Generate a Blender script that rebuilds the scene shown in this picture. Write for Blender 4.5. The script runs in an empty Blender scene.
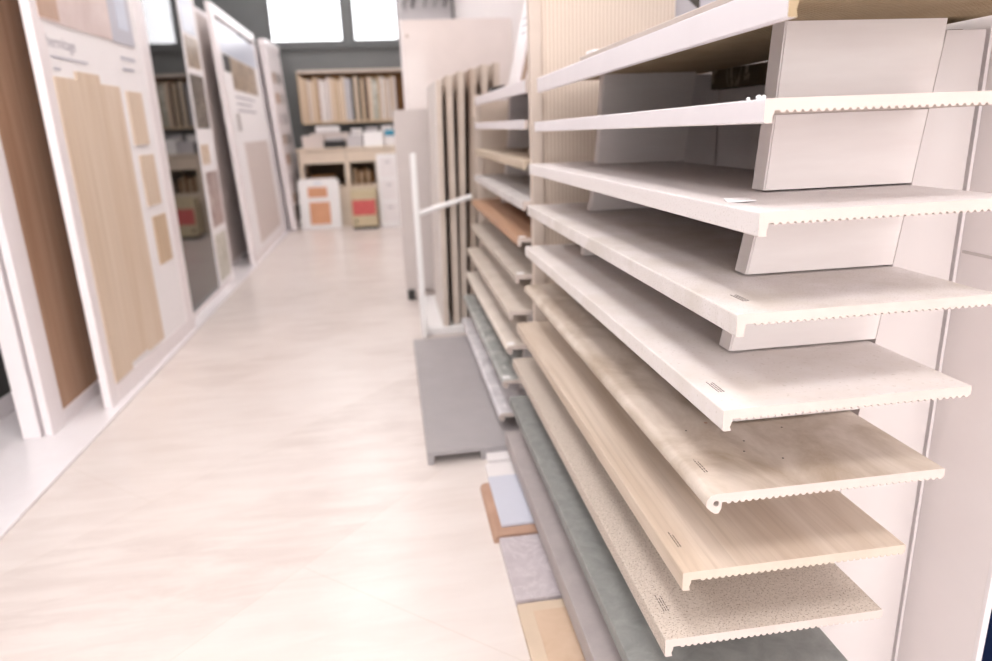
import bpy, bmesh, math, random
from mathutils import Matrix, Vector
random.seed(7)
C = bpy.context.scene.collection
S = bpy.context.scene

# ------------------------------------------------------------------ camera, world, lights, exposure
cam_d = bpy.data.cameras.new('camera')
cam = bpy.data.objects.new('camera', cam_d)
C.objects.link(cam)
R_ = ((0.98833688, -0.07648767, 0.13168089),
      (-0.1478953, -0.27602578, 0.94970351),
      (-0.03629329, -0.95810198, -0.28411863))      # world <- camera (x right, y down, z forward)
cam.matrix_world = Matrix(((R_[0][0], -R_[0][1], -R_[0][2], 0),
                           (R_[1][0], -R_[1][1], -R_[1][2], 0),
                           (R_[2][0], -R_[2][1], -R_[2][2], 0),
                           (0, 0, 0, 1)))
cam_d.sensor_width = 36
cam_d.lens = 696.73 / 992 * 36
cam_d.clip_start = 0.02
cam_d.clip_end = 200
cam_d.dof.use_dof = True
cam_d.dof.focus_distance = 0.92
cam_d.dof.aperture_fstop = 3.0
S.camera = cam

W = bpy.data.worlds.new('world')
S.world = W
W.use_nodes = True
W.node_tree.nodes['Background'].inputs[0].default_value = (1.0, 0.975, 0.98, 1)
W.node_tree.nodes['Background'].inputs[1].default_value = 2.7

LIGHT_E = 13.5          # emission of the ceiling panels
S.view_settings.view_transform = 'Standard'
S.view_settings.look = 'None'
S.view_settings.gamma = 1
S.view_settings.use_curve_mapping = False
S.view_settings.exposure = 0.42

FZ = -1.0      # floor
CZ = 2.2       # ceiling
YB = 8.3       # back wall
XR = 0.82      # right wall
XL = -2.7      # left wall

# ------------------------------------------------------------------ materials
def lin(c):
    out = []
    for v in c[:3]:
        v = v / 255
        out.append(v / 12.92 if v <= .04045 else ((v + .055) / 1.055) ** 2.4)
    return (*out, 1)

class NT:
    def __init__(s, name):
        s.m = bpy.data.materials.new(name)
        s.m.use_nodes = True
        s.n = s.m.node_tree.nodes
        s.l = s.m.node_tree.links
        s.b = s.n['Principled BSDF']
        s.tc = None
    def node(s, t, **kw):
        n = s.n.new(t)
        for k, v in kw.items():
            if k.startswith('i_'):
                key = k[2:]
                n.inputs[int(key) if key.isdigit() else key.replace('_', ' ')].default_value = v
            else:
                setattr(n, k, v)
        return n
    def coord(s, scale=(1, 1, 1), rot=(0, 0, 0)):
        tc = s.node('ShaderNodeTexCoord')
        mp = s.node('ShaderNodeMapping')
        mp.inputs['Scale'].default_value = scale
        mp.inputs['Rotation'].default_value = rot
        s.l.new(tc.outputs['Object'], mp.inputs['Vector'])
        return mp.outputs[0]
    def ramp(s, fac, a, b):
        r = s.node('ShaderNodeMapRange')
        r.inputs[1].default_value = a
        r.inputs[2].default_value = b
        s.l.new(fac, r.inputs[0])
        return r.outputs[0]
    def mix(s, fac, c1, c2):
        m = s.node('ShaderNodeMix', data_type='RGBA')
        if isinstance(fac, (int, float)): m.inputs[0].default_value = fac
        else: s.l.new(fac, m.inputs[0])
        for c, i in ((c1, 6), (c2, 7)):
            if isinstance(c, tuple): m.inputs[i].default_value = lin(c)
            else: s.l.new(c, m.inputs[i])
        return m.outputs[2]
    def noise(s, vec, scale, detail=4, rough=.6, dist=0):
        n = s.node('ShaderNodeTexNoise')
        n.inputs['Scale'].default_value = scale
        n.inputs['Detail'].default_value = detail
        n.inputs['Roughness'].default_value = rough
        n.inputs['Distortion'].default_value = dist
        s.l.new(vec, n.inputs['Vector'])
        return n.outputs[0]
    def bump(s, h, strength=.2, dist=.001):
        b = s.node('ShaderNodeBump')
        b.inputs['Strength'].default_value = strength
        b.inputs['Distance'].default_value = dist
        s.l.new(h, b.inputs['Height'])
        s.l.new(b.outputs[0], s.b.inputs['Normal'])
    def fin(s, col, rough=.5, spec=.5, metal=0):
        if isinstance(col, tuple): s.b.inputs['Base Color'].default_value = lin(col)
        else: s.l.new(col, s.b.inputs['Base Color'])
        s.b.inputs['Roughness'].default_value = rough
        s.b.inputs['Specular IOR Level'].default_value = spec
        s.b.inputs['Metallic'].default_value = metal
        return s.m

def plain(name, col, rough=.5, spec=.4, metal=0, var=6):
    t = NT(name)
    v = t.coord()
    n = t.ramp(t.noise(v, 9, 3), .3, .7)
    c2 = tuple(max(0, x - var) for x in col)
    return t.fin(t.mix(n, col, c2), rough, spec, metal)

def speckle(name, col, dark, amount=.6, scale=160, rough=.55, soft=None, blot=None):
    t = NT(name)
    v = t.coord()
    c = col
    if blot:
        c = t.mix(t.ramp(t.noise(v, 7, 5, .65), .38, .7), col, blot)
    if soft:
        c = t.mix(t.ramp(t.noise(v, scale * .45, 3), .45, .75), c, soft)
    n = t.noise(v, scale, 2, .5)
    f = t.ramp(n, amount, amount + .10)
    out = t.mix(f, c, dark)
    t.bump(n, .12, .0008)
    return t.fin(out, rough, .35)

def wood(name, a, b, axis='y', scale=1.0, rough=.5, knots=None):
    """planks with the grain running along the given axis"""
    t = NT(name)
    sc = {'y': (14, 1.1, 14), 'z': (14, 14, 1.1), 'x': (1.1, 14, 14)}[axis]
    v = t.coord(tuple(x * scale for x in sc))
    n1 = t.noise(v, 1.0, 5, .6, .9)
    v2 = t.coord(tuple((x if x < 2 else x * 5) * scale for x in sc))
    n2 = t.noise(v2, 1.3, 4, .6)
    c = t.mix(t.ramp(n1, .3, .72), a, b)
    c3 = tuple(max(0, x - 26) for x in b)
    f = t.node('ShaderNodeMath', operation='MULTIPLY')
    t.l.new(t.ramp(n2, .5, .8), f.inputs[0])
    f.inputs[1].default_value = .55
    c = t.mix(f.outputs[0], c, c3)
    t.bump(n2, .08, .0006)
    return t.fin(c, rough, .35)

def stone(name, a, b, veins=None, scale=6, rough=.5, rot=0, stretch=(1, 1, 1), spec=.4, vlo=.485, vhi=.515):
    t = NT(name)
    v = t.coord(stretch, (0, 0, rot))
    n = t.noise(v, scale, 7, .65, .6)
    c = t.mix(t.ramp(n, .32, .68), a, b)
    if veins:
        w = t.noise(v, scale * .55, 6, .6, 1.4)
        d = t.node('ShaderNodeMath', operation='ABSOLUTE')
        s = t.node('ShaderNodeMath', operation='SUBTRACT')
        t.l.new(w, s.inputs[0]); s.inputs[1].default_value = .5
        t.l.new(s.outputs[0], d.inputs[0])
        f = t.ramp(d.outputs[0], .022, .0)
        c = t.mix(f, c, veins)
    return t.fin(c, rough, spec)

M = {}
M['white_paint'] = plain('white_paint', (238, 230, 229), .55, .3, var=3)
M['white_lacquer'] = plain('white_lacquer', (240, 233, 234), .3, .45, var=3)
M['white_plastic'] = plain('white_plastic', (242, 240, 240), .35, .4, var=3)
M['wall_grey'] = plain('wall_grey', (116, 118, 118), .8, .2, var=4)
M['wall_dark'] = plain('wall_dark', (74, 75, 74), .8, .2, var=4)
M['ceiling'] = plain('ceiling_white', (238, 236, 234), .85, .2, var=3)
M['glaze'] = plain('white_glaze', (240, 234, 238), .3, .5, var=4)
M['body_cream'] = plain('cream_ceramic_body', (208, 195, 188), .75, .2, var=8)
M['body_tan'] = plain('tan_ceramic_body', (176, 156, 128), .8, .2, var=16)
M['body_oak'] = plain('oak_tile_body', (206, 192, 178), .75, .2, var=10)
M['body_grey'] = plain('grey_ceramic_body', (170, 166, 162), .75, .2, var=10)
M['divider'] = NT('divider_board')
_t = M['divider']; _v = _t.coord((1, 1, 6))
M['divider'] = _t.fin(_t.mix(_t.ramp(_t.noise(_v, 3, 4), .35, .65), (240, 232, 229), (232, 222, 219)), .35, .45)
M['upright'] = plain('upright_board', (222, 213, 211), .5, .4, var=3)
M['tile_b'] = speckle('white_speckled_stoneware', (232, 225, 224), (205, 196, 190), .6, 420, .5)
M['tile_c'] = speckle('pale_terrazzo', (230, 223, 222), (190, 180, 172), .6, 420, .55, blot=(208, 199, 190))
M['tile_d'] = speckle('off_white_stoneware', (232, 225, 223), (212, 203, 196), .62, 150, .5, blot=(220, 211, 204))
M['tile_e'] = stone('travertine', (222, 210, 199), (170, 152, 132), None, 9, .5, .3, (1, .6, 1))
M['tile_f'] = wood('oak_effect_ceramic', (219, 204, 189), (194, 174, 154), 'y', 1.3)
M['tile_g'] = speckle('speckled_granite_effect', (203, 191, 180), (128, 114, 100), .57, 420, .65, (186, 172, 158))
M['tile_h'] = stone('teal_grey_slate', (150, 151, 148), (130, 131, 129), None, 30, .6)
M['tile_i'] = stone('mauve_grey_stone', (180, 171, 169), (166, 157, 156), None, 12, .6)
M['far_b'] = wood('beige_wood_ceramic', (208, 193, 175), (190, 172, 151), 'y')
M['far_c'] = stone('pale_grey_ceramic', (216, 211, 210), (196, 190, 188), None, 8, .5)
M['far_d'] = wood('terracotta_wood_ceramic', (200, 162, 134), (174, 132, 104), 'y')
M['far_e'] = stone('beige_grey_ceramic', (200, 190, 180), (184, 172, 160), None, 8, .55)
M['far_f'] = stone('sand_ceramic', (216, 205, 194), (200, 187, 174), None, 9, .55)
M['far_g'] = stone('cream_ceramic', (224, 214, 204), (208, 197, 186), None, 8, .5)
M['far_h'] = stone('green_grey_marble', (172, 173, 170), (142, 145, 142), (206, 206, 202), 9, .4)
M['far_i'] = stone('white_grey_marble', (222, 219, 222), (188, 184, 188), (236, 232, 234), 8, .4)
M['grey_slab'] = plain('mid_grey_ceramic', (170, 165, 166), .55, .35, var=6)
M['powder_blue'] = plain('powder_blue_glaze', (206, 208, 220), .35, .5, var=3)
M['white_tile'] = plain('white_tile_glaze', (236, 231, 231), .35, .5, var=3)
M['terracotta'] = plain('terracotta_clay', (192, 158, 138), .7, .25, var=18)
M['mauve_marble'] = stone('mauve_marble', (198, 189, 192), (182, 172, 176), (206, 198, 200), 22, .4)
M['honey'] = stone('honey_sandstone', (212, 186, 162), (200, 172, 146), None, 9, .6)
M['honey_edge'] = plain('honey_edge', (214, 194, 172), .6, .3, var=8)
M['slab_beige'] = plain('polished_beige_slab', (232, 221, 217), .08, .5, var=4)
M['slab_edge'] = plain('slab_pale_edge', (214, 200, 188), .6, .3, var=10)
M['slab_tan'] = plain('slab_tan_face', (200, 184, 170), .6, .3, var=12)
M['slab_brown'] = plain('slab_brown_face', (178, 156, 140), .6, .3, var=12)
M['slab_white'] = plain('slab_white_face', (226, 218, 214), .5, .3, var=6)
M['slab_grey'] = plain('slab_light_grey', (206, 197, 194), .5, .35, var=5)
M['post'] = plain('beige_post', (214, 199, 187), .5, .3, var=8)
M['black'] = plain('black_plastic', (34, 32, 32), .45, .4, var=4)
M['charcoal'] = plain('charcoal', (58, 56, 54), .5, .4, var=4)
M['ink'] = plain('print_ink', (96, 86, 82), .7, .2, var=0)
M['ink_soft'] = plain('print_grey', (168, 165, 172), .7, .2, var=0)
M['paper'] = plain('white_paper', (244, 241, 242), .7, .2, var=2)
M['black_gloss'] = plain('polished_black_panel', (30, 29, 28), .03, .9, var=4)
M['walnut'] = wood('warm_brown_wood', (192, 160, 136), (164, 128, 103), 'z', .7)
M['pale_oak'] = wood('pale_oak', (226, 209, 190), (213, 191, 166), 'z', .8)
M['oak_dark'] = wood('tan_oak', (212, 190, 162), (196, 170, 140), 'z')
M['steel'] = plain('brushed_steel', (150, 148, 148), .35, .5, 1, var=6)
M['frame_dark'] = plain('window_frame_dark', (96, 98, 98), .5, .4, var=3)
M['cabinet'] = plain('cabinet_beige', (226, 210, 192), .5, .35, var=5)
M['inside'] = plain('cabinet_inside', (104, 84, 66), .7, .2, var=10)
M['orange'] = plain('orange_clay_sample', (220, 166, 132), .6, .3, var=8)
M['pink'] = stone('red_pink_print', (214, 110, 106), (196, 84, 84), None, 30, .6)
M['box_beige'] = plain('box_beige', (206, 192, 160), .5, .3, var=6)
M['teal'] = plain('teal_plastic', (58, 140, 168), .4, .4, var=6)
M['grey_box'] = plain('grey_card', (196, 192, 194), .6, .3, var=5)
M['kraft'] = plain('kraft_card', (150, 112, 78), .7, .2, var=16)
M['navy'] = plain('navy_blue_plastic', (32, 52, 96), .4, .4, var=6)
M['navy_light'] = plain('blue_plastic', (52, 84, 134), .4, .4, var=6)
M['batten'] = stone('brown_batten_with_glue', (112, 94, 74), (88, 72, 56), (176, 160, 140), 9, .8)
M['photo_room'] = stone('photo_pale_room', (226, 210, 206), (206, 186, 180), None, 3, .3)
M['photo_wood'] = plain('photo_wood_door', (196, 164, 142), .3, .4, var=12)
M['photo_blue'] = plain('photo_blue_window', (206, 212, 226), .3, .4, var=4)
M['photo_bluegrey'] = plain('photo_blue_grey', (190, 190, 200), .3, .4, var=4)
M['photo_dark'] = stone('photo_dark_interior', (96, 88, 80), (44, 40, 38), (206, 198, 188), 24, .3)
M['photo_warm'] = stone('photo_warm_interior', (206, 188, 166), (120, 100, 82), None, 8, .3)
M['photo_red'] = stone('photo_red_interior', (200, 188, 182), (122, 82, 82), None, 9, .3)
M['photo_green'] = stone('photo_green_interior', (206, 204, 192), (150, 146, 126), (228, 224, 216), 9, .3)
M['photo_grey'] = stone('photo_grey_interior', (196, 190, 186), (96, 92, 92), None, 6, .3)
M['swatch_greige'] = plain('greige_swatch', (216, 205, 200), .5, .3, var=5)

# floor: large polished beige marble tiles laid diagonally
t = NT('polished_beige_marble_floor')
v = t.coord((1, 1, 1), (0, 0, math.radians(-49.2)))
br = t.node('ShaderNodeTexBrick')
br.offset = .5
br.inputs['Color1'].default_value = (1, 1, 1, 1)
br.inputs['Color2'].default_value = (0, 0, 0, 1)
br.inputs['Mortar'].default_value = (.5, .5, .5, 1)
br.inputs['Scale'].default_value = 1
br.inputs['Mortar Size'].default_value = .0012
br.inputs['Mortar Smooth'].default_value = .2
br.inputs['Brick Width'].default_value = 1.3
br.inputs['Row Height'].default_value = .62
mpv = t.node('ShaderNodeVectorMath', operation='ADD')
mpv.inputs[1].default_value = (.35, .05, 0)
t.l.new(v, mpv.inputs[0])
t.l.new(mpv.outputs[0], br.inputs['Vector'])
sv = t.coord((1.6, 9, 1), (0, 0, math.radians(-49.2)))
n = t.noise(sv, 2.2, 8, .68, .5)
n2 = t.noise(v, 2.0, 3)
c1 = t.mix(t.ramp(n, .42, .62), (208, 196, 190), (222, 212, 206))
c2 = t.mix(t.ramp(n, .38, .7), (218, 207, 201), (226, 217, 212))
c = t.mix(br.outputs[0], c1, c2)
c = t.mix(t.ramp(n2, .42, .8), c, (226, 217, 212))
mo = t.node('ShaderNodeMath', operation='MULTIPLY'); mo.inputs[1].default_value = .3
t.l.new(br.outputs['Fac'], mo.inputs[0])
c = t.mix(mo.outputs[0], c, (196, 178, 162))
M['floor'] = t.fin(c, .27, .30)
M['platform'] = stone('white_platform_marble', (240, 236, 238), (232, 226, 228), None, 3, .2)

# ribbed beige side board
t = NT('ribbed_beige_board')
v = t.coord()
w = t.node('ShaderNodeTexWave', wave_type='BANDS', bands_direction='X')
w.inputs['Scale'].default_value = 29
w.inputs['Distortion'].default_value = .3
t.l.new(v, w.inputs['Vector'])
c = t.mix(w.outputs[1], (205, 186, 168), (230, 216, 203))
t.bump(w.outputs[1], .25, .002)
M['ribbed'] = t.fin(c, .6, .3)

def emit(name, col, e):
    t = NT(name)
    t.b.inputs['Emission Color'].default_value = (*col, 1)
    t.b.inputs['Emission Strength'].default_value = e
    return t.fin((230, 230, 230), .6, .2)
M['led'] = emit('ceiling_panel_diffuser', (1.0, .955, .945), LIGHT_E)

t = NT('window_glass')
t.b.inputs['Transmission Weight'].default_value = 1
t.b.inputs['IOR'].default_value = 1.1
M['glass'] = t.fin((250, 252, 255), .0, .3)

# ------------------------------------------------------------------ geometry helpers
def link(name, bm, mat, parent=None, loc=(0, 0, 0), rot=(0, 0, 0)):
    me = bpy.data.meshes.new(name)
    bmesh.ops.recalc_face_normals(bm, faces=bm.faces[:])
    bm.to_mesh(me)
    bm.free()
    for m in (mat if isinstance(mat, (list, tuple)) else [mat]):
        me.materials.append(M[m] if isinstance(m, str) else m)
    o = bpy.data.objects.new(name, me)
    o.location = loc
    o.rotation_euler = rot
    if parent: o.parent = parent
    C.objects.link(o)
    return o

def tag(o, label, cat, group=None):
    o['label'] = label
    o['category'] = cat
    if group: o['group'] = group
    return o

def thing(name, label, cat, loc=(0, 0, 0), rot=(0, 0, 0), group=None):
    o = bpy.data.objects.new(name, None)
    o.empty_display_size = .05
    o.location = loc
    o.rotation_euler = rot
    C.objects.link(o)
    return tag(o, label, cat, group)

def structure(o):
    o['kind'] = 'structure'
    return o

def box_into(bm, x0, x1, y0, y1, z0, z1, bev=0, mi=0):
    b2 = bmesh.new()
    bmesh.ops.create_cube(b2, size=1)
    for v in b2.verts:
        v.co = Vector((x0 + (v.co.x + .5) * (x1 - x0), y0 + (v.co.y + .5) * (y1 - y0), z0 + (v.co.z + .5) * (z1 - z0)))
    if bev:
        bmesh.ops.bevel(b2, geom=b2.edges[:], offset=bev, segments=2, affect='EDGES', profile=.6)
    for f in b2.faces: f.material_index = mi
    tmp = bpy.data.meshes.new('tmp')
    b2.to_mesh(tmp); b2.free()
    bm.from_mesh(tmp)
    bpy.data.meshes.remove(tmp)

def box(name, mat, x0, x1, y0, y1, z0, z1, parent=None, bev=0, loc=(0, 0, 0), rot=(0, 0, 0)):
    bm = bmesh.new()
    box_into(bm, x0, x1, y0, y1, z0, z1, bev)
    return link(name, bm, mat, parent, loc, rot)

def tbox(name, mat, x0, x1, y0, y1, z0, z1, bev=0, rot=(0, 0, 0)):
    """top-level box whose origin is its base centre"""
    cx, cy = (x0 + x1) / 2, (y0 + y1) / 2
    return box(name, mat, x0 - cx, x1 - cx, y0 - cy, y1 - cy, 0, z1 - z0, None, bev, (cx, cy, z0), rot)

def prism_y(pts, y0, y1):
    bm = bmesh.new()
    a = [bm.verts.new((x, y0, z)) for x, z in pts]
    b = [bm.verts.new((x, y1, z)) for x, z in pts]
    n = len(pts)
    for i in range(n):
        j = (i + 1) % n
        bm.faces.new((a[i], a[j], b[j], b[i]))
    bm.faces.new(a)
    bm.faces.new(b[::-1])
    return bm

def prism_hole(pts, hole, y0, y1):
    """like prism_y, with a hole running through its length"""
    bm = bmesh.new()
    loops = []
    for y in (y0, y1):
        ed = []
        pair = []
        for ring in (pts, hole):
            vs = [bm.verts.new((x, y, z)) for x, z in ring]
            ed += [bm.edges.new((vs[i], vs[(i + 1) % len(vs)])) for i in range(len(vs))]
            pair.append(vs)
        bmesh.ops.triangle_fill(bm, edges=ed, use_beauty=True)
        loops.append(pair)
    for k in (0, 1):
        a, b = loops[0][k], loops[1][k]
        for i in range(len(a)):
            j = (i + 1) % len(a)
            bm.faces.new((a[i], a[j], b[j], b[i]))
    return bm

def tube_into(bm, p, q, r, seg=12):
    p, q = Vector(p), Vector(q)
    d = q - p
    m = Matrix.Translation((p + q) / 2) @ d.to_track_quat('Z', 'Y').to_matrix().to_4x4()
    bmesh.ops.create_cone(bm, cap_ends=True, segments=seg, radius1=r, radius2=r, depth=d.length, matrix=m)

# ------------------------------------------------------------------ setting
def room():
    structure(box('floor', 'floor', -3.2, 2.4, -3.2, YB + .1, FZ - .1, FZ))
    structure(box('ceiling', 'ceiling', -3.2, 2.4, -3.2, YB + .1, CZ, CZ + .1))
    structure(box('wall_left', 'wall_grey', XL - .1, XL, -3.2, YB, FZ, CZ))
    # back wall: one mesh with two window openings
    z0, z1 = .905, 1.75
    w = [(-2.55, -1.95), (-1.185, -.385), (-.305, .215)]
    bm = bmesh.new()
    box_into(bm, XL, 2.3, YB, YB + .12, FZ, z0)
    box_into(bm, XL, 2.3, YB, YB + .12, z1, CZ)
    xs = [XL] + [x for a in w for x in a] + [2.3]
    for i in range(0, len(xs), 2):
        box_into(bm, xs[i], xs[i + 1], YB, YB + .12, z0, z1)
    structure(link('wall_back', bm, 'wall_grey'))
    for k, (a, b) in enumerate(w):
        r = bpy.data.objects.new('window_%d' % (k + 1), None)
        r.location = ((a + b) / 2, YB + .03, z0)
        C.objects.link(r); structure(r)
        hw, h = (b - a) / 2, z1 - z0
        bm = bmesh.new()
        for (p, q, s, u) in ((-hw, -hw + .03, 0, h), (hw - .03, hw, 0, h), (-hw + .03, hw - .03, 0, .03), (-hw + .03, hw - .03, h - .03, h)):
            box_into(bm, p, q, 0, .05, s, u)
        link('window_frame', bm, 'frame_dark', r)
        box('window_pane', 'glass', -hw + .03, hw - .03, .02, .026, .03, h - .03, r)
    structure(box('trim_1', 'frame_dark', XL, XR, YB - .03, YB, .845, .885))
    # right wall of the aisle: back boards of the tile display, then the end panel
    structure(box('wall_right', 'white_paint', XR, XR + .009, .764, YB, FZ, CZ))
    structure(box('trim_2', 'white_lacquer', XR - .001, XR + .0095, .757, .764, FZ, CZ, bev=.001))
    bm = bmesh.new()
    box_into(bm, XR - .002, XR, .764, .90, -.206, -.202)
    structure(link('trim_3', bm, 'slab_grey'))
    structure(box('wall_far_right', 'white_paint', 2.2, 2.3, -3.2, YB, FZ, CZ))
    # white stone strip the left displays stand on
    structure(box('trim_4', 'platform', XL, -1.085, -1.5, 7.7, FZ, FZ + .012, bev=.004))

room()

# ceiling light panels
LXY = [(x, y) for y in (-2.2, -.3, 1.6, 3.6, 5.7, 7.5) for x in (-.45,)] + [(-1.95, y) for y in (-.3, 2.4, 5.4)] + [(1.5, -.6)]
for i, (x, y) in enumerate(LXY):
    r = thing('ceiling_light', 'square flush ceiling light panel with white frame', 'ceiling light', (x, y, CZ), group='square light panels in the ceiling')
    bm = bmesh.new()
    for a, b, c, d in ((-.32, -.3, -.32, .32), (.3, .32, -.32, .32), (-.3, .3, -.32, -.3), (-.3, .3, .3, .32)):
        box_into(bm, a, b, c, d, -.025, 0)
    link('light_frame', bm, 'white_plastic', r)
    box('diffuser', 'led', -.3, .3, -.3, .3, -.018, -.004, r)

# ------------------------------------------------------------------ step tiles on the rack
LEV = 'TABCDEFGHI'
ZT = {k: .1175 - .1125 * i for i, k in enumerate(LEV)}
XF = dict(T=.395, A=.390, B=.384, C=.374, D=.361, E=.352, F=.329, G=.315, H=.298, I=.283)
TW = .332      # tile depth
TT = .0145     # tile thickness over the ribs

DOFF = dict(T=.122, A=.121, B=.119, C=.111, D=.106)
YAW = dict(B=1.0, C=.6, D=.4)
TILT = dict(T=.0125, A=.012, B=.004)
ZT['T'] = .118; ZT['A'] = .008; ZT['B'] = -.1055
Y0 = dict(C=.723, D=.712, E=.716, F=.723, G=.737, A=.712, T=.690)
WID = dict(T=.406, C=.338, D=.327, E=.323, F=.312, G=.318, H=.318, I=.318)
def ztop(lev, y, bay=0):
    return ZT[lev] + (TILT.get(lev, 0) * (1.315 - y) if bay == 0 else 0)

def tile_mesh(lip=.026, lw=.0115, r=.0022, kind='square', pitch=.0090, tooth=.0024, t=TT, w=TW):
    """cross-section: x from the front face backwards, z down from the top face"""
    pts = []
    if kind == 'square':
        pts += [(.0015, -lip), (0, -lip + .0015)]
        for k in range(4):
            a = math.pi - k / 3 * math.pi / 2
            pts.append((r + r * math.cos(a), -r + r * math.sin(a)))
    else:     # rounded nose with a small round hole through it
        R = .0125
        pts += [(.0115, -lip), (.006, -lip + .004)]
        for k in range(10):
            a = math.radians(205) - k / 9 * math.radians(115)
            pts.append((R + R * math.cos(a), -R + R * math.sin(a)))
        lw = .0205
    pts += [(w - .001, 0), (w, -.001), (w, -t + tooth)]
    x = w - .002
    while x - pitch > lw + .002:
        pts += [(x, -t + tooth), (x - pitch * .14, -t), (x - pitch * .60, -t), (x - pitch * .74, -t + tooth)]
        x -= pitch
    pts += [(lw, -t + tooth), (lw - .0005, -lip * .62), (lw - .0025, -lip * .8), (lw - .001, -lip)]
    if kind != 'square':
        pts[-2] = (lw - .001, -lip * .8)
        pts[-1] = (lw - .004, -lip)
        hx, hz, hr = .0128, -.0132, .0040
        hole = [(hx + hr * .95 * math.cos(k / 14 * 2 * math.pi), hz + hr * math.sin(k / 14 * 2 * math.pi)) for k in range(14)]
        bm = prism_hole(pts, hole, -.6, .6)
    else:
        bm = prism_y(pts, -.6, .6)
    for f in bm.faces:
        n = f.normal
        f.normal_update()
        c = f.calc_center_median()
        n = f.normal
        top = (abs(n.z) > .2 and c.z > -.004 and abs(n.y) < .5)
        front = (abs(n.y) < .5 and c.x < .0065 and len(f.verts) == 4)
        f.material_index = 0 if (top or front) else 1
    return bm

def rest(bm, i):
    return bm

def print_label(parent, x, y, lines=3, mat='ink', length=.036):
    bm = bmesh.new()
    rng = random.Random(hash((round(x, 3), lines)) & 255)
    for li in range(lines):
        yy = 0
        L = length * (1 if li == 0 else .72 + .1 * li)
        while yy < L:
            wlen = rng.uniform(.0025, .006)
            box_into(bm, li * .0034, li * .0034 + .0013, yy, min(L, yy + wlen), 0, .0003)
            yy += wlen + .0019
    return link('printed_text', bm, mat, parent, (x, y, 0))

def step_tile(lev, bay, label, mats, lip=.026, kind='square', dy=0, xo=0):
    y = (1.315 if bay == 0 else 2.655) + dy
    if bay == 0: y += Y0.get(lev, .715) - .715
    bm = tile_mesh(lip=lip, kind=kind, w=WID.get(lev, TW), t=.0095 if lev == 'T' else TT)
    o = link('step_tile', bm, mats, None, (XF[lev] + xo, y, ZT[lev]), (-TILT.get(lev, 0) if bay == 0 else 0, 0, math.radians(YAW.get(lev, 0)) if bay == 0 else 0))
    tag(o, label, 'tile', 'step tiles on the slanted display rack')
    return o

near = {}
near['T'] = step_tile('T', 0, 'white glazed step tile with tan ribbed underside, topmost in the near rack bay', ['glaze', 'body_tan'], .036)
near['A'] = step_tile('A', 0, 'plain white step tile seen edge-on at eye level, second from top in the near bay', ['glaze', 'body_cream'], .025)
near['B'] = step_tile('B', 0, 'white stone-effect step tile with a scrap of clear tape on its top, near bay', ['tile_b', 'body_cream'], .027)
near['C'] = step_tile('C', 0, 'pale speckled terrazzo-look step tile with blotchy beige dirt, near bay', ['tile_c', 'body_cream'], .027)
near['D'] = step_tile('D', 0, 'plain off-white step tile right above the brown travertine-look one, near bay', ['tile_d', 'body_cream'], .027)
near['E'] = step_tile('E', 0, 'brown travertine-look step tile with round nose and small hole, near bay', ['tile_e', 'body_cream'], .027, 'nose')
near['F'] = step_tile('F', 0, 'light oak wood-grain step tile, near bay', ['tile_f', 'body_oak'], .027)
near['G'] = step_tile('G', 0, 'beige granite-look step tile with dense dark speckles, near bay', ['tile_g', 'body_cream'], .027)
near['H'] = step_tile('H', 0, 'dark teal-grey slate step tile below the speckled one, near bay', ['tile_h', 'body_grey'], .027)
near['I'] = step_tile('I', 0, 'mauve-grey step tile, lowest in the near bay just above the floor', ['tile_i', 'body_grey'], .05)
for k, xx in (('C', .036), ('D', .020), ('E', .022), ('F', .016), ('G', .019)):
    print_label(near[k], xx, -.545, 3 if k in 'CDG' else 2)
# tape scrap on B, glue crumbs on A, stains on the tiles
def scrap(parent, pts, mat, h=.0012, name='tape_scrap', bend=.004):
    bm = bmesh.new()
    lo = [bm.verts.new((x, y, 0.0002 + (bend if i % 2 else 0))) for i, (x, y) in enumerate(pts)]
    hi = [bm.verts.new((v.co.x, v.co.y, v.co.z + h)) for v in lo]
    bm.faces.new(lo[::-1]); bm.faces.new(hi)
    n = len(pts)
    for i in range(n):
        bm.faces.new((lo[i], lo[(i + 1) % n], hi[(i + 1) % n], hi[i]))
    return link(name, bm, mat, parent)
scrap(near['B'], [(.014, -.50), (.03, -.515), (.052, -.50), (.046, -.485), (.034, -.47), (.02, -.475)], 'paper', bend=.002)
for gx, gy, gr in ((.0045, -.588, .0024), (.006, -.575, .0028), (.004, -.556, .0020), (.008, -.583, .0018)):
    bm = bmesh.new()
    bmesh.ops.create_icosphere(bm, subdivisions=2, radius=gr)
    for v in bm.verts: v.co *= 1 + random.uniform(-.2, .25)
    link('glue_crumb', bm, 'paper', near['A'], (gx, gy, gr * .7))
def specks(parent, pts, mat='charcoal', r=.0016):
    for x, y in pts:
        bm = bmesh.new()
        bmesh.ops.create_cone(bm, cap_ends=True, segments=8, radius1=r, radius2=r * .6, depth=.0005)
        link('chip_mark', bm, mat, parent, (x, y, .0003))
specks(near['E'], [(.10, -.50), (.115, -.47), (.14, -.53), (.05, -.42), (.19, -.44)])
specks(near['G'], [(.12, -.48), (.07, -.45)])
specks(near['E'], [(.09, -.40)], 'terracotta', .003)

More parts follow.
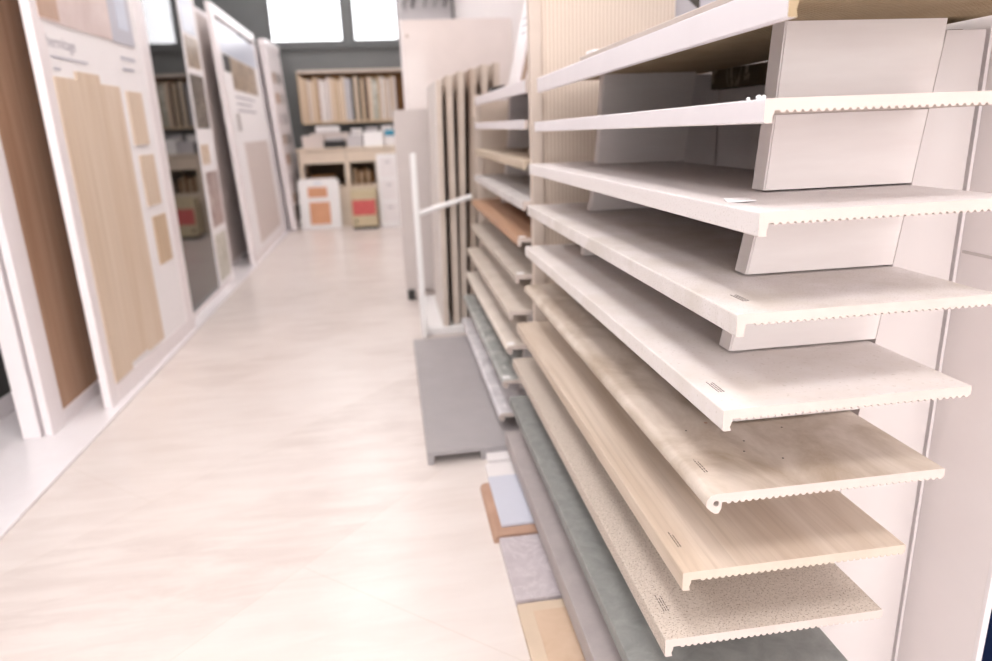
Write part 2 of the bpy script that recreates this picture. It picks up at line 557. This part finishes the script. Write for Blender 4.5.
far_spec = [
    ('T', 'white step tile, topmost in the far bay, carrying the leaning sample board', ['glaze', 'body_cream'], .036, 'square'),
    ('A', 'plain white step tile, second from top in the far bay', ['glaze', 'body_cream'], .027, 'square'),
    ('B', 'beige wood-look step tile, third from top in the far bay', ['far_b', 'far_b'], .027, 'square'),
    ('C', 'pale grey step tile between the beige wood-look and the terracotta ones, far bay', ['far_c', 'body_cream'], .027, 'square'),
    ('D', 'terracotta-brown wood-look step tile, far bay', ['far_d', 'body_cream'], .024, 'square'),
    ('E', 'beige-grey step tile under the terracotta-brown one, far bay', ['far_e', 'body_cream'], .024, 'square'),
    ('F', 'sand-coloured step tile, fourth from the bottom in the far bay', ['far_f', 'body_cream'], .026, 'square'),
    ('G', 'cream round-nosed step tile above the green-grey marble one, far bay', ['far_g', 'body_cream'], .027, 'nose'),
    ('H', 'green-grey marble-look round-nosed step tile, far bay', ['far_h', 'body_cream'], .027, 'nose'),
    ('I', 'white-grey marble-look round-nosed step tile, lowest in the far bay', ['far_i', 'body_cream'], .027, 'nose'),
]
far = {}
for lev, label, mats, lip, kind in far_spec:
    far[lev] = step_tile(lev, 1, label, mats, lip, kind, dy=(-.03 if lev == 'C' else 0))
for lev in 'DEGH':
    bm = bmesh.new(); box_into(bm, .008, .03, -.585, -.56, 0, .0006)
    link('paper_sticker', bm, 'paper', far[lev])

# the rack: slotted dividers, post, ribbed side board, back battens
def rack(bay, label):
    y0 = 0.715 + 1.34 * bay
    r = thing('tile_rack', label, 'display rack', (.55, y0 + .6, FZ))
    def P(name, mat, bm):
        return link(name, bm, mat, r, (-.55, -(y0 + .6), -FZ))
    for (ya, yb) in ((y0 + .19, y0 + .225), (y0 + .985, y0 + 1.02)):
        for i, lev in enumerate(LEV[1:]):
            up = LEV[i]
            zb = ztop(lev, ya, bay) + .003
            zt = ztop(up, yb, bay) - (.0095 if up == 'T' else TT)
            fb, ft = XF[lev] + DOFF.get(lev, .106), XF[up] + DOFF.get(up, .106)
            kb, kt = XF[lev] + .352, XF[up] + .352
            bm = prism_y([(fb, zb), (ft, zt), (kt, zt), (kb, zb)], ya, yb)
            bmesh.ops.bevel(bm, geom=[e for e in bm.edges if abs(e.verts[0].co.y - e.verts[1].co.y) < 1e-6 and (e.verts[0].co.x + e.verts[1].co.x) / 2 < ft + .02 and abs(e.verts[0].co.z - e.verts[1].co.z) > .02], offset=.002, segments=2, affect='EDGES')
            P('divider_panel', 'divider', bm)
        bm = prism_y([(XF['I'] + .05, FZ), (XF['I'] + .05, ZT['I'] - TT), (XF['I'] + TW, ZT['I'] - TT), (XF['I'] + TW, FZ)], ya, yb)
        P('base_block', 'divider', bm)
        # rear upright that carries the slotted boards
        bm = prism_y([(XF['I'] + .3525, FZ), (XF['I'] + .3525, ZT['I']), (XF['T'] + .3525, ZT['T'] - .02), (XR - .014, ZT['T'] - .02), (XR - .014, FZ)], ya - .0015, yb)
        P('rear_upright', 'upright', bm)
    bm = bmesh.new(); box_into(bm, .397, .43, y0 + 1.275, y0 + 1.31, FZ, 1.6 if bay == 0 else .13, .002)
    P('post', 'post', bm)
    bm = bmesh.new(); box_into(bm, .43, XR - .002, y0 + 1.285, y0 + 1.30, FZ, 1.6 if bay == 0 else .10)
    P('ribbed_side_board', 'ribbed', bm)
    bm = bmesh.new(); box_into(bm, XR - .006, XR - .001, y0 + .19, y0 + 1.285, FZ, .19)
    P('back_board', 'white_paint', bm)
    bm = bmesh.new(); box_into(bm, XR - .035, XR - .012, y0 + .23, y0 + .98, .060, .1035, .002)
    P('batten', 'batten', bm)
    return r
rack(0, 'slanted white tile rack with slotted side boards, near bay nearest the viewer')
rack(1, 'slanted white tile rack with slotted side boards, far bay beside the standing slabs')

# on the top tile
tp = ZT['T']
o = link('edge_tile', prism_y([(0, 0), (0, .006), (.0015, .0075), (.20, .0075), (.20, 0)], -.56, .2), ['body_cream'], None, (.397, 1.27, tp + .0002 + .00056), (-TILT['T'], 0, 0))
tag(o, 'thin cream tile lying flat on the topmost white step tile', 'tile')
o = tbox('card_box', 'paper', .462, .51, 1.60, 1.66, tp + .0004, tp + .036, .002)
o.location.z = tp - .0032
tag(o, 'small white block standing on the topmost tile by the ribbed board', 'box')
# framed poster on the wall behind the top tile
r = thing('framed_poster', 'white framed blue-grey poster on the wall above the top tile', 'poster', (XR - .0005, 1.82, .20))
bm = bmesh.new()
for a, b, c, d in ((-.33, -.285, 0, .7), (.285, .33, 0, .7), (-.285, .285, 0, .045), (-.285, .285, .655, .7)):
    box_into(bm, -.02, 0, a, b, c, d, .002)
fr = link('poster_frame', bm, 'white_plastic', r)
box('poster_sheet', 'photo_bluegrey', -.008, -.002, -.285, .285, .045, .655, r)
bm = bmesh.new()
vs = [(.10, .10), (.13, .22), (.22, .24), (.10, .19), (.05, .30), (-.02, .28), (.03, .16), (.02, .06)]
lo = [bm.verts.new((-.0095, y, z)) for y, z in vs]; hi = [bm.verts.new((-.008, y, z)) for y, z in vs]
bm.faces.new(lo); bm.faces.new(hi[::-1])
for i in range(len(vs)): bm.faces.new((lo[i], lo[(i + 1) % len(vs)], hi[(i + 1) % len(vs)], hi[i]))
link('printed_shape', bm, 'charcoal', r)

# leaning sample board and clip on the far bay's top tile
r = thing('sample_board', 'white sample board leaning on the post atop the far tile rack', 'sample board', (.525, 2.88, tp + .0006), (0, math.radians(14), 0))
box('board_face', 'white_lacquer', -.03, -.018, -.11, .11, 0, .46, r, .002)
box('board_backing', 'slab_brown', -.018, .0, -.11, .11, 0, .45, r)
bm = bmesh.new()
for k in range(3): box_into(bm, -.0306, -.030, -.07 + .015 * k, .02 + .02 * k, .21 + .03 * k, .216 + .03 * k)
link('printed_text', bm, 'ink_soft', r)
o = link('clamp', prism_y([(0, 0), (.008, .02), (.05, .026), (.07, .014), (.075, 0)], -.05, .05), 'black', None, (.412, 2.9, tp + .0004))
tag(o, 'black wedge clamp lying at the foot of the leaning white board', 'clamp')

# ------------------------------------------------------------------ tiles lying on the floor by the rack
def slab_on_floor(name, mat, x0, x1, y0, y1, z0, z1, label, cat='tile', bev=.002, rz=0):
    o = tbox(name, mat, x0, x1, y0, y1, z0, z1, bev, (0, 0, rz))
    return tag(o, label, cat)
# big grey step tile with lip along its aisle side
bm = prism_y([(0, 0), (0, .040), (.002, .042), (.31, .042), (.31, .030), (.02, .028), (.018, 0)], -.6, .6)
box_into(bm, .165, .31, -.6, .6, 0, .029)
o = link('floor_step_tile', bm, 'grey_slab', None, (.045, 2.555, FZ + .0005))
tag(o, 'large plain grey step tile lying on the floor beside the rack', 'tile')
slab_on_floor('sample_tile', 'white_tile', .225, .345, 1.905, 1.988, FZ + .0005, FZ + .022, 'narrow white sample tile touching the end of the large grey floor tile')
slab_on_floor('sample_tile', 'white_tile', .215, .36, 1.795, 1.895, FZ + .0005, FZ + .016, 'white square sample tile between the large grey and the pale blue floor tiles')
# terracotta coping with rounded end and the blue tile on top of it
bm = bmesh.new()
pts = []
for k in range(7):
    a = math.pi - k / 6 * math.pi / 2
    pts.append((.014 + .014 * math.cos(a), .002 + .018 * math.sin(a)))
pts += [(.17, .02), (.17, 0), (0, 0)]
bm = prism_y(pts, -.135, .135)
for y in (-.135,):
    pass
o = link('sample_tile', bm, 'terracotta', None, (.183, 1.635, FZ + .0005))
tag(o, 'brown terracotta round-edged tile under the pale blue floor tile', 'tile')
slab_on_floor('sample_tile', 'powder_blue', .208, .36, 1.535, 1.786, FZ + .0208, FZ + .031, 'pale blue glazed sample tile on the brown terracotta one')
slab_on_floor('sample_tile', 'mauve_marble', .195, .37, 1.252, 1.490, FZ + .0005, FZ + .021, 'mauve marble-look sample tile on the floor next to the terracotta one')
r = thing('sample_tile', 'honey-coloured sandstone sample tile on the floor nearest the viewer', 'tile', (.29, 1.09, FZ + .0005))
box('tile_body', 'honey_edge', -.095, .09, -.155, .155, 0, .016, r, .003)
box('tile_face', 'honey', -.065, .085, -.150, .125, .016, .0175, r, .0006)

# ------------------------------------------------------------------ standing slabs
r = thing('slab_rack', 'low white metal stand with upright and bar holding the upright slabs', 'rack', (.35, 3.7, FZ))
def RP(name, mat, bm): return link(name, bm, mat, r, (-.35, -3.7, -FZ))
bm = bmesh.new(); box_into(bm, .105, .64, 3.345, 4.05, FZ, FZ + .04, .004); RP('base', 'white_plastic', bm)
bm = bmesh.new(); box_into(bm, .090, .118, 3.300, 3.345, FZ, -.115, .004); RP('upright', 'white_plastic', bm)
bm = bmesh.new(); tube_into(bm, (.104, 3.325, -.395), (.37, 3.338, -.325), .013); RP('crossbar', 'white_plastic', bm)
def slab(name, label, xb, xt, y, top, mat, face):
    zb = FZ + .0405
    h = math.hypot(top - zb, xt - xb)
    ang = math.atan2(xt - xb, top - zb)
    rr = thing(name, label, 'slab', (xb, y, zb), (0, ang, 0))
    box('slab_body', mat, 0, .024, 0, .62, 0, h, rr, .001)
    box('slab_face', face, -.006, 0, 0.0015, .62, 0, h, rr)
    return rr
sl = [
    ('pale beige upright slab with white face, leftmost in the slab stand', .205, .233, 3.352, .199, 'slab_edge', 'slab_white'),
    ('beige upright slab, second from the left in the slab stand', .262, .285, 3.374, .22, 'slab_edge', 'slab_tan'),
    ('beige upright slab, third from the left in the slab stand', .302, .343, 3.40, .237, 'slab_edge', 'slab_tan'),
    ('brown-faced upright slab, fourth from the left in the slab stand', .350, .405, 3.428, .251, 'slab_tan', 'slab_brown'),
    ('beige upright slab, fifth from the left in the slab stand', .410, .463, 3.455, .269, 'slab_edge', 'slab_tan'),
    ('beige upright slab, rightmost in the slab stand next to the tile rack', .470, .525, 3.482, .278, 'slab_edge', 'slab_tan'),
]
for s in sl: slab('ceramic_slab', *s)

r = thing('ceramic_slab', 'light grey shoulder-high slab standing at the aisle edge on a dark foot', 'slab', (.17, 4.14, FZ))
box('slab_body', 'slab_grey', -.135, .19, 0, .014, .06, 1.095, r, .002)
box('foot', 'charcoal', -.125, -.08, -.02, .05, 0, .06, r)
box('foot', 'charcoal', .12, .165, -.02, .05, 0, .06, r)
r = thing('ceramic_slab', 'tall polished beige slab facing the aisle behind the slab stand, reflecting lights', 'slab', (.45, 4.36, FZ), (math.radians(-4), 0, 0))
box('slab_body', 'slab_beige', -.32, .335, 0, .014, 0.001, 1.61, r, .002)
box('slab_edge', 'white_paint', -.338, -.3205, -.002, .02, 0.001, 1.612, r, .002)
bm = bmesh.new(); bmesh.ops.create_cone(bm, cap_ends=True, segments=12, radius1=.008, radius2=.006, depth=.006, matrix=Matrix.Translation((-.295, -.003, 1.52)) @ Matrix.Rotation(math.pi / 2, 4, 'X'))
link('fixing_screw', bm, 'slab_brown', r)

# ------------------------------------------------------------------ left row of display panels
def panel(name, label, y0, x0, y1, x1, h, thick=.03, stile=.09, rail=.07, lean=0, content=None, z0=.012, frame_mat='white_lacquer'):
    """local frame: y along the panel, x out into the aisle, z up"""
    ang = -math.atan2(x1 - x0, y1 - y0)
    L = math.hypot(x1 - x0, y1 - y0)
    r = thing(name, label, 'display panel', (x0, y0, FZ + z0), (0, lean, ang))
    sL, sR = stile if isinstance(stile, tuple) else (stile, stile)
    bm = bmesh.new()
    box_into(bm, -thick, 0, 0, sL, 0, h, .003)
    box_into(bm, -thick, 0, L - sR, L, 0, h, .003)
    box_into(bm, -thick, 0, sL, L - sR, 0, rail, .003)
    box_into(bm, -thick, 0, sL, L - sR, h - rail, h, .003)
    link('panel_frame', bm, frame_mat, r)
    return r, L

def patch(r, name, mat, y0, y1, z0, z1, x=0.0, d=.003):
    """flat sheet fixed on the panel; z given in world height, y along the panel"""
    zz = -FZ - .012
    return box(name, mat, x, x + d, y0, y1, z0 + zz, z1 + zz, r)

# dark recessed board, far left
r, L = panel('display_panel', 'dark-faced display panel set back at the far left edge', 1.75, -1.52, 2.86, -1.50, 2.0, stile=.06)
box('panel_board', 'charcoal', -.022, -.006, .06, L - .06, .07, 1.93, r)
# white board seen from its end
r, L = panel('display_panel', 'thick white display panel seen end-on left of the brown wood one', 2.43, -1.272, 3.45, -1.272, 2.0, thick=.058)
box('panel_board', 'white_lacquer', -.05, -.006, .09, L - .09, .07, 1.93, r)
# brown wood
r, L = panel('display_panel', 'display panel of warm brown wood in a white frame', 2.44, -1.236, 3.45, -1.236, 2.0, thick=.026, stile=(.105, .06), rail=.05)
box('wood_sample', 'walnut', -.022, -.008, .105, L - .06, .05, 1.95, r)
# pale oak poster panel
r, L = panel('display_panel', 'white display panel with stepped pale oak planks and a room photograph', 2.66, -1.118, 3.80, -1.100, 1.9, thick=.03, stile=(.075, .12))
box('backing_sheet', 'paper', -.02, -.0035, .075, L - .12, .07, 1.83, r)
patch(r, 'photo', 'photo_room', .05, .68, .392, .80, -.0035, .005)
patch(r, 'photo', 'photo_wood', .05, .20, .40, .80, .0015, .001)
patch(r, 'photo', 'photo_bluegrey', .68, .93, .390, .80, -.0035, .006)
patch(r, 'photo', 'photo_blue', .76, .88, .45, .80, .0025, .001)
for k, (a, b, zb, zt) in enumerate(((.065, .245, -.91, .211), (.245, .455, -.885, .24), (.455, .65, -.90, .207))):
    p = patch(r, 'oak_plank', 'pale_oak', a, b, zb, zt, -.0035, .007)
patch(r, 'oak_sample', 'pale_oak', .722, .905, -.032, .194, -.0035, .007)
patch(r, 'oak_sample', 'pale_oak', .750, .930, -.304, -.078, -.0035, .007)
patch(r, 'oak_sample', 'oak_dark', .780, .955, -.578, -.356, -.0035, .007)
def text(parent, body, size, loc, mat, name='lettering'):
    cu = bpy.data.curves.new(name, 'FONT')
    cu.body = body; cu.size = size; cu.extrude = .0006
    cu.materials.append(M[mat])
    dg = bpy.data.objects.new('tmp_text', cu)
    C.objects.link(dg)
    bpy.context.view_layer.update()
    me = bpy.data.meshes.new_from_object(dg.evaluated_get(bpy.context.evaluated_depsgraph_get()))
    bpy.data.objects.remove(dg)
    # text lies in XY: turn it to read along +Y on a face looking to +X
    rot = Matrix(((0, 0, 1, 0), (1, 0, 0, 0), (0, 1, 0, 0), (0, 0, 0, 1)))
    me.transform(rot)
    o = bpy.data.objects.new(name, me)
    o.parent = parent; o.location = loc
    C.objects.link(o)
    return o
zz = -FZ - .012
text(r, 'hermitage', .056, (-.0033, .075, .310 + zz), 'ink_soft')
def dashes(parent, x, y, z, n, L, gap, h, mat='ink_soft'):
    bm = bmesh.new()
    for k in range(n): box_into(bm, x, x + .0012, y, y + L * (1 - .2 * (k % 2)), z - k * gap, z - k * gap + h)
    return link('printed_text', bm, mat, parent)
dashes(r, -.002, .085, .275 + zz, 1, .30, .03, .006, 'photo_bluegrey')
dashes(r, -.002, .09, .235 + zz, 1, .05, .03, .007, 'photo_bluegrey')
dashes(r, -.002, .74, .325 + zz, 2, .17, .045, .012, 'photo_bluegrey')

# polished black panel with photo strip
r, L = panel('display_panel', 'polished black display panel mirroring the room, with a strip of photos', 3.86, -1.150, 5.10, -1.165, 1.93, thick=.03, stile=(.03, .02), rail=.03)
box('polished_board', 'black_gloss', -.02, -.002, .03, .80, .03, 1.90, r)
box('photo_strip', 'paper', -.02, .001, .80, L - .02, .03, 1.90, r)
for m, a, b, z0, z1 in (('photo_blue', .83, 1.14, .60, .80), ('photo_warm', .85, 1.17, .40, .58), ('photo_dark', .84, 1.18, .04, .36), ('oak_dark', .85, .93, -.18, -.06), ('oak_dark', .96, 1.04, -.18, -.06), ('photo_red', .87, 1.19, -.58, -.23), ('photo_green', .86, 1.18, -.93, -.63)):
    patch(r, 'photo' if 'photo' in m else 'oak_sample', m, a, b, z0, z1, .001, .002)
# recessed beige board
r, L = panel('display_panel', 'plain beige display panel set back in shade behind the mirror-black one', 5.16, -1.262, 6.95, -1.262, 1.85, thick=.03, stile=(.05, .04), rail=.04)
box('panel_board', 'swatch_greige', -.022, -.004, .05, L - .04, .04, 1.81, r)
# white panel with blue heading and beige swatch
r, L = panel('display_panel', 'white display panel with pale blue heading, photograph and beige swatch', 5.56, -1.095, 7.45, -1.13, 1.89, thick=.035, stile=(.09, .06), lean=math.radians(-2.2))
box('backing_sheet', 'paper', -.02, .0, .085, L - .055, .065, 1.775, r)
patch(r, 'heading', 'photo_blue', .12, 1.76, .58, .79, 0, .002)
patch(r, 'photo', 'photo_warm', .40, 1.60, .33, .57, 0, .002)
patch(r, 'photo', 'charcoal', .14, .40, .45, .57, 0, .002)
patch(r, 'greige_swatch', 'swatch_greige', .42, 1.66, -.88, -.07, 0, .002)
patch(r, 'photo', 'photo_grey', .30, .42, .02, .15, 0, .002)
dashes(r, .0, .40, .27 + zz, 3, .9, .05, .014)
# two narrow far panels
r, L = panel('display_panel', 'narrow white display panel seen end-on just before the sample-grid one', 7.50, -1.105, 8.15, -1.105, 1.80, thick=.055, lean=math.radians(-3))
box('panel_board', 'white_lacquer', -.05, -.004, .09, L - .09, .07, 1.73, r)
r, L = panel('display_panel', 'far white display panel carrying a grid of small brown samples', 7.46, -1.015, 8.18, -.985, 1.79, thick=.055, lean=math.radians(-3))
box('panel_board', 'white_lacquer', -.05, -.004, .09, L - .09, .07, 1.72, r)
cols = ['slab_brown', 'photo_dark', 'walnut', 'photo_grey', 'mauve_marble', 'grey_slab']
box('top_rail', 'white_lacquer', -.062, .008, -.004, .72, 1.7905, 1.86, r, .006)
for j in range(7):
    for i in range(2):
        patch(r, 'sample_chip', cols[(j * 2 + i) % 6], .16 + .26 * i, .30 + .26 * i, .48 - .20 * j, .58 - .20 * j, -.004, .006)
patch(r, 'photo', 'photo_dark', .12, .6, -.90, -.75, -.004, .006)

# ------------------------------------------------------------------ counter and what stands on it
cy = 7.72
r = thing('counter_cabinet', 'beige wooden counter with open compartments at the end of the aisle', 'counter', (-.45, cy + .28, FZ))
def CP(name, mat, x0, x1, z0, z1, y0=-.28, y1=.28, bev=.003):
    return box(name, mat, x0 + .45, x1 + .45, y0, y1, z0 - FZ, z1 - FZ, r, bev)
CP('worktop', 'cabinet', -.965, .12, -.205, -.18, -.30)
CP('drawer_front', 'cabinet', -.945, -.46, -.335, -.21, -.285, -.26)
CP('drawer_front', 'cabinet', -.455, .10, -.335, -.21, -.285, -.26)
CP('side_panel', 'cabinet', -.945, -.90, FZ, -.21)
CP('side_panel', 'cabinet', -.48, -.43, FZ, -.335)
CP('side_panel', 'cabinet', -.16, -.11, FZ, -.335)
CP('side_panel', 'cabinet', .06, .10, FZ, -.335)
CP('back_panel', 'inside', -.90, .06, FZ, -.335, .26, .28)
CP('shelf', 'cabinet', -.90, -.48, -.60, -.575, -.27, .26)
CP('shelf', 'cabinet', -.43, -.16, -.60, -.575, -.27, .26)
CP('door', 'cabinet', -.90, -.48, FZ, -.60, -.28, -.26)
CP('door', 'cabinet', -.43, -.16, FZ, -.60, -.28, -.26)
CP('door', 'white_plastic', -.11, .06, FZ, -.335, -.28, -.26)
# boards stored inside
for k in range(6):
    x = -.40 + .035 * k
    o = tbox('stored_board', 'kraft' if k % 2 else 'oak_dark', x, x + .022, cy + .08, cy + .36, -.5748, -.40 - .018 * (k % 3), .001)
    tag(o, 'short brown sample board upright in the right counter compartment', 'sample board', 'boards in the right counter compartment')
o = tbox('stored_box', 'kraft', -.86, -.60, cy + .06, cy + .36, -.5748, -.46, .004)
tag(o, 'brown cardboard box in the left counter compartment', 'box')
wt = -.1798
def item(name, mat, x0, x1, y0, y1, h, label, cat, bev=.004):
    return tag(tbox(name, mat, x0, x1, cy + y0, cy + y1, wt, wt + h, bev), label, cat)
item('storage_box', 'box_beige' if False else 'swatch_greige', -.90, -.68, .1, .36, .13, 'beige box at the left end of the counter', 'box')
r = thing('desk_printer', 'black desk printer with grey top standing on the beige counter', 'printer', (-.55, cy + .12, wt))
box('printer_body', 'black', -.12, .10, -.11, .11, 0, .075, r, .006)
box('paper_tray', 'grey_box', -.09, .07, -.09, .09, .0755, .10, r, .003)
item('storage_box', 'grey_box', -.43, -.27, .03, .25, .12, 'light grey box beside the black printer on the counter', 'box')
item('storage_box', 'white_plastic', -.26, -.06, .02, .26, .15, 'white box right of the grey box on the counter', 'box')
r = thing('storage_box', 'box with teal lid at the right end of the counter', 'box', (.04, cy + .15, wt))
box('box_body', 'white_tile', -.07, .07, -.1, .1, 0, .10, r, .004)
box('lid', 'teal', -.075, .075, -.105, .105, .1005, .16, r, .006)
r = thing('storage_box', 'brown box under the white paper pile at the back of the counter', 'box', (-.62, cy + .45, wt))
box('box_body', 'swatch_greige', -.22, .2, -.06, .06, 0, .155, r, .004)
o = tag(tbox('paper_pile', 'paper', -.78, -.52, cy + .38, cy + .52, wt + .1555, wt + .225, .012), 'pile of white paper on the box below the sample shelf', 'paper')
for k, (x, w_, m) in enumerate(((-.40, .12, 'white_tile'), (-.24, .14, 'grey_box'), (-.07, .13, 'white_tile'))):
    tag(tbox('carton', m, x, x + w_, cy + .40, cy + .50, wt, wt + .19 + .01 * k, .012), ['white carton left of the grey one at the back of the counter', 'grey carton in the middle at the back of the counter', 'white carton at the right end at the back of the counter'][k], 'carton')

# leaning white board with clay samples
r = thing('sample_board', 'white rounded board with two orange clay samples leaning on the counter', 'sample board', (-.765, cy - .10, FZ + .001), (math.radians(-7), 0, 0))
bm = bmesh.new()
pts = []
for (cx_, cz_, a0) in ((-.16, .47, 180), (.16, .47, 90)):
    for k in range(6):
        a = math.radians(a0 - k * 18)
        pts.append((cx_ + .05 * math.cos(a), cz_ + .05 * math.sin(a)))
pts = [(-.21, 0)] + pts + [(.21, 0)]
bm = prism_y(pts, -.02, 0)
link('board', bm, 'white_plastic', r)
box('clay_sample', 'orange', -.115, .085, -.028, -.02, .325, .43, r, .002)
box('clay_sample', 'orange', -.11, .10, -.028, -.02, .045, .275, r, .002)
bm = bmesh.new(); box_into(bm, -.05, .03, -.0212, -.02, .468, .482); link('printed_mark', bm, 'photo_blue', r)

r = thing('waste_bin', 'beige box with red pictured label and dark base before the counter', 'bin', (-.30, cy - .22, FZ))
box('base', 'charcoal', -.125, .125, -.12, .12, 0, .03, r, .003)
box('bin_body', 'box_beige', -.13, .13, -.125, .125, .03, .40, r, .006)
box('label_panel', 'pink', -.118, .118, -.129, -.125, .145, .30, r)
bm = bmesh.new(); bmesh.ops.create_cone(bm, cap_ends=True, segments=12, radius1=.014, radius2=.014, depth=.006, matrix=Matrix.Translation((-.09, -.128, .085)) @ Matrix.Rotation(math.pi / 2, 4, 'X'))
link('lock', bm, 'charcoal', r)

r = thing('drawer_tower', 'white plastic drawer tower right of the counter compartments', 'drawers', (-.025, cy - .17, FZ))
box('carcass', 'white_plastic', -.115, .10, -.115, .115, 0, .74, r, .005)
for k in range(3):
    d = box('drawer', 'photo_room' if False else 'white_tile', -.09, .075, -.125, -.115, .06 + .23 * k, .255 + .23 * k, r, .003)
    box('drawer_handle', 'grey_box', -.03, .02, -.135, -.125, .2 + .23 * k, .215 + .23 * k, d)

# wall shelf with sample boards
r = thing('wall_shelf', 'long wall rack with pale wood ends holding sample boards', 'shelf', (-.34, YB - .12, .07))
box('bottom_board', 'oak_dark', -.56, .56, -.10, .115, 0, .02, r, .002)
box('top_board', 'slab_edge', -.57, .57, -.10, .115, .52, .545, r, .002)
box('back_board', 'kraft', -.56, .56, .10, .115, .02, .52, r)
box('side_board', 'oak_dark', -.57, -.55, -.10, .10, .02, .52, r)
box('side_board', 'oak_dark', .55, .57, -.10, .10, .02, .52, r)
kinds = [('pale_oak', 'pale oak sample board upright in the wall rack'), ('swatch_greige', 'greige sample board upright in the wall rack'),
         ('oak_dark', 'tan oak sample board upright in the wall rack'), ('slab_white', 'whitish sample board upright in the wall rack'),
         ('charcoal', 'black sample board upright in the middle of the wall rack'), ('grey_box', 'grey sample board upright in the wall rack'),
         ('photo_green', 'pale green sample board upright in the wall rack'), ('walnut', 'brown sample board upright in the wall rack')]
seq = [0, 2, 1, 0, 2, 7, 3, 3, 1, 0, 2, 0, 0, 5, 5, 4, 0, 4, 2, 4, 7, 0, 6, 6, 2, 3, 0, 1, 2, 1]
x = -.885
widths = [.030, .036, .026, .04, .034, .018, .045, .03, .038, .04, .042, .03, .036, .04, .03, .030, .036, .030, .034, .026, .018, .036, .034, .03, .03, .036, .03, .034, .03, .03]
for k, (s, w_) in enumerate(zip(seq, widths)):
    if x + w_ > .20: break
    o = tbox('sample_board', kinds[s][0], x, x + w_ - .004, YB - .215 + .01 * (k % 3), YB - .03, .0902, .0902 + (.455 if s != 4 else .47) - .012 * (k % 4), .001)
    tag(o, kinds[s][1], 'sample board', 'sample boards upright in the wall rack: ' + kinds[s][0].replace('_', ' '))
    x += w_ + .001

# chrome fittings on a white board high on the back wall
r = thing('fittings_board', 'pale board with bent chrome fittings high on the back wall', 'display board', (.52, YB - .001, 1.0))
box('backboard', 'grey_box', -.32, .27, -.02, 0, 0, .85, r, .002)
for k, xx in enumerate((-.26, -.16, -.03, .08, .19)):
    bm = bmesh.new()
    tube_into(bm, (xx, -.05, .24), (xx + .05, -.05, .42), .012)
    tube_into(bm, (xx + .05, -.05, .42), (xx - .03, -.05, .44), .012)
    tube_into(bm, (xx + .05, -.06, .42), (xx + .05, -.018, .42), .012)
    link('chrome_fitting', bm, 'charcoal' if k in (1, 4) else 'steel', r)

# blue crate beyond the end panel
r = thing('storage_crate', 'navy blue plastic crate on the floor beyond the white end panel', 'crate', (1.12, .82, FZ))
bm = bmesh.new()
for a in ((-.22, .22, -.2, -.185), (-.22, .22, .185, .2), (-.22, -.205, -.185, .185), (.205, .22, -.185, .185)):
    box_into(bm, *a, 0, .30, .002)
box_into(bm, -.205, .205, -.185, .185, 0, .015)
link('crate_body', bm, 'navy', r)
box('rim', 'navy_light', -.23, .23, -.21, -.2, .24, .30, r, .003)
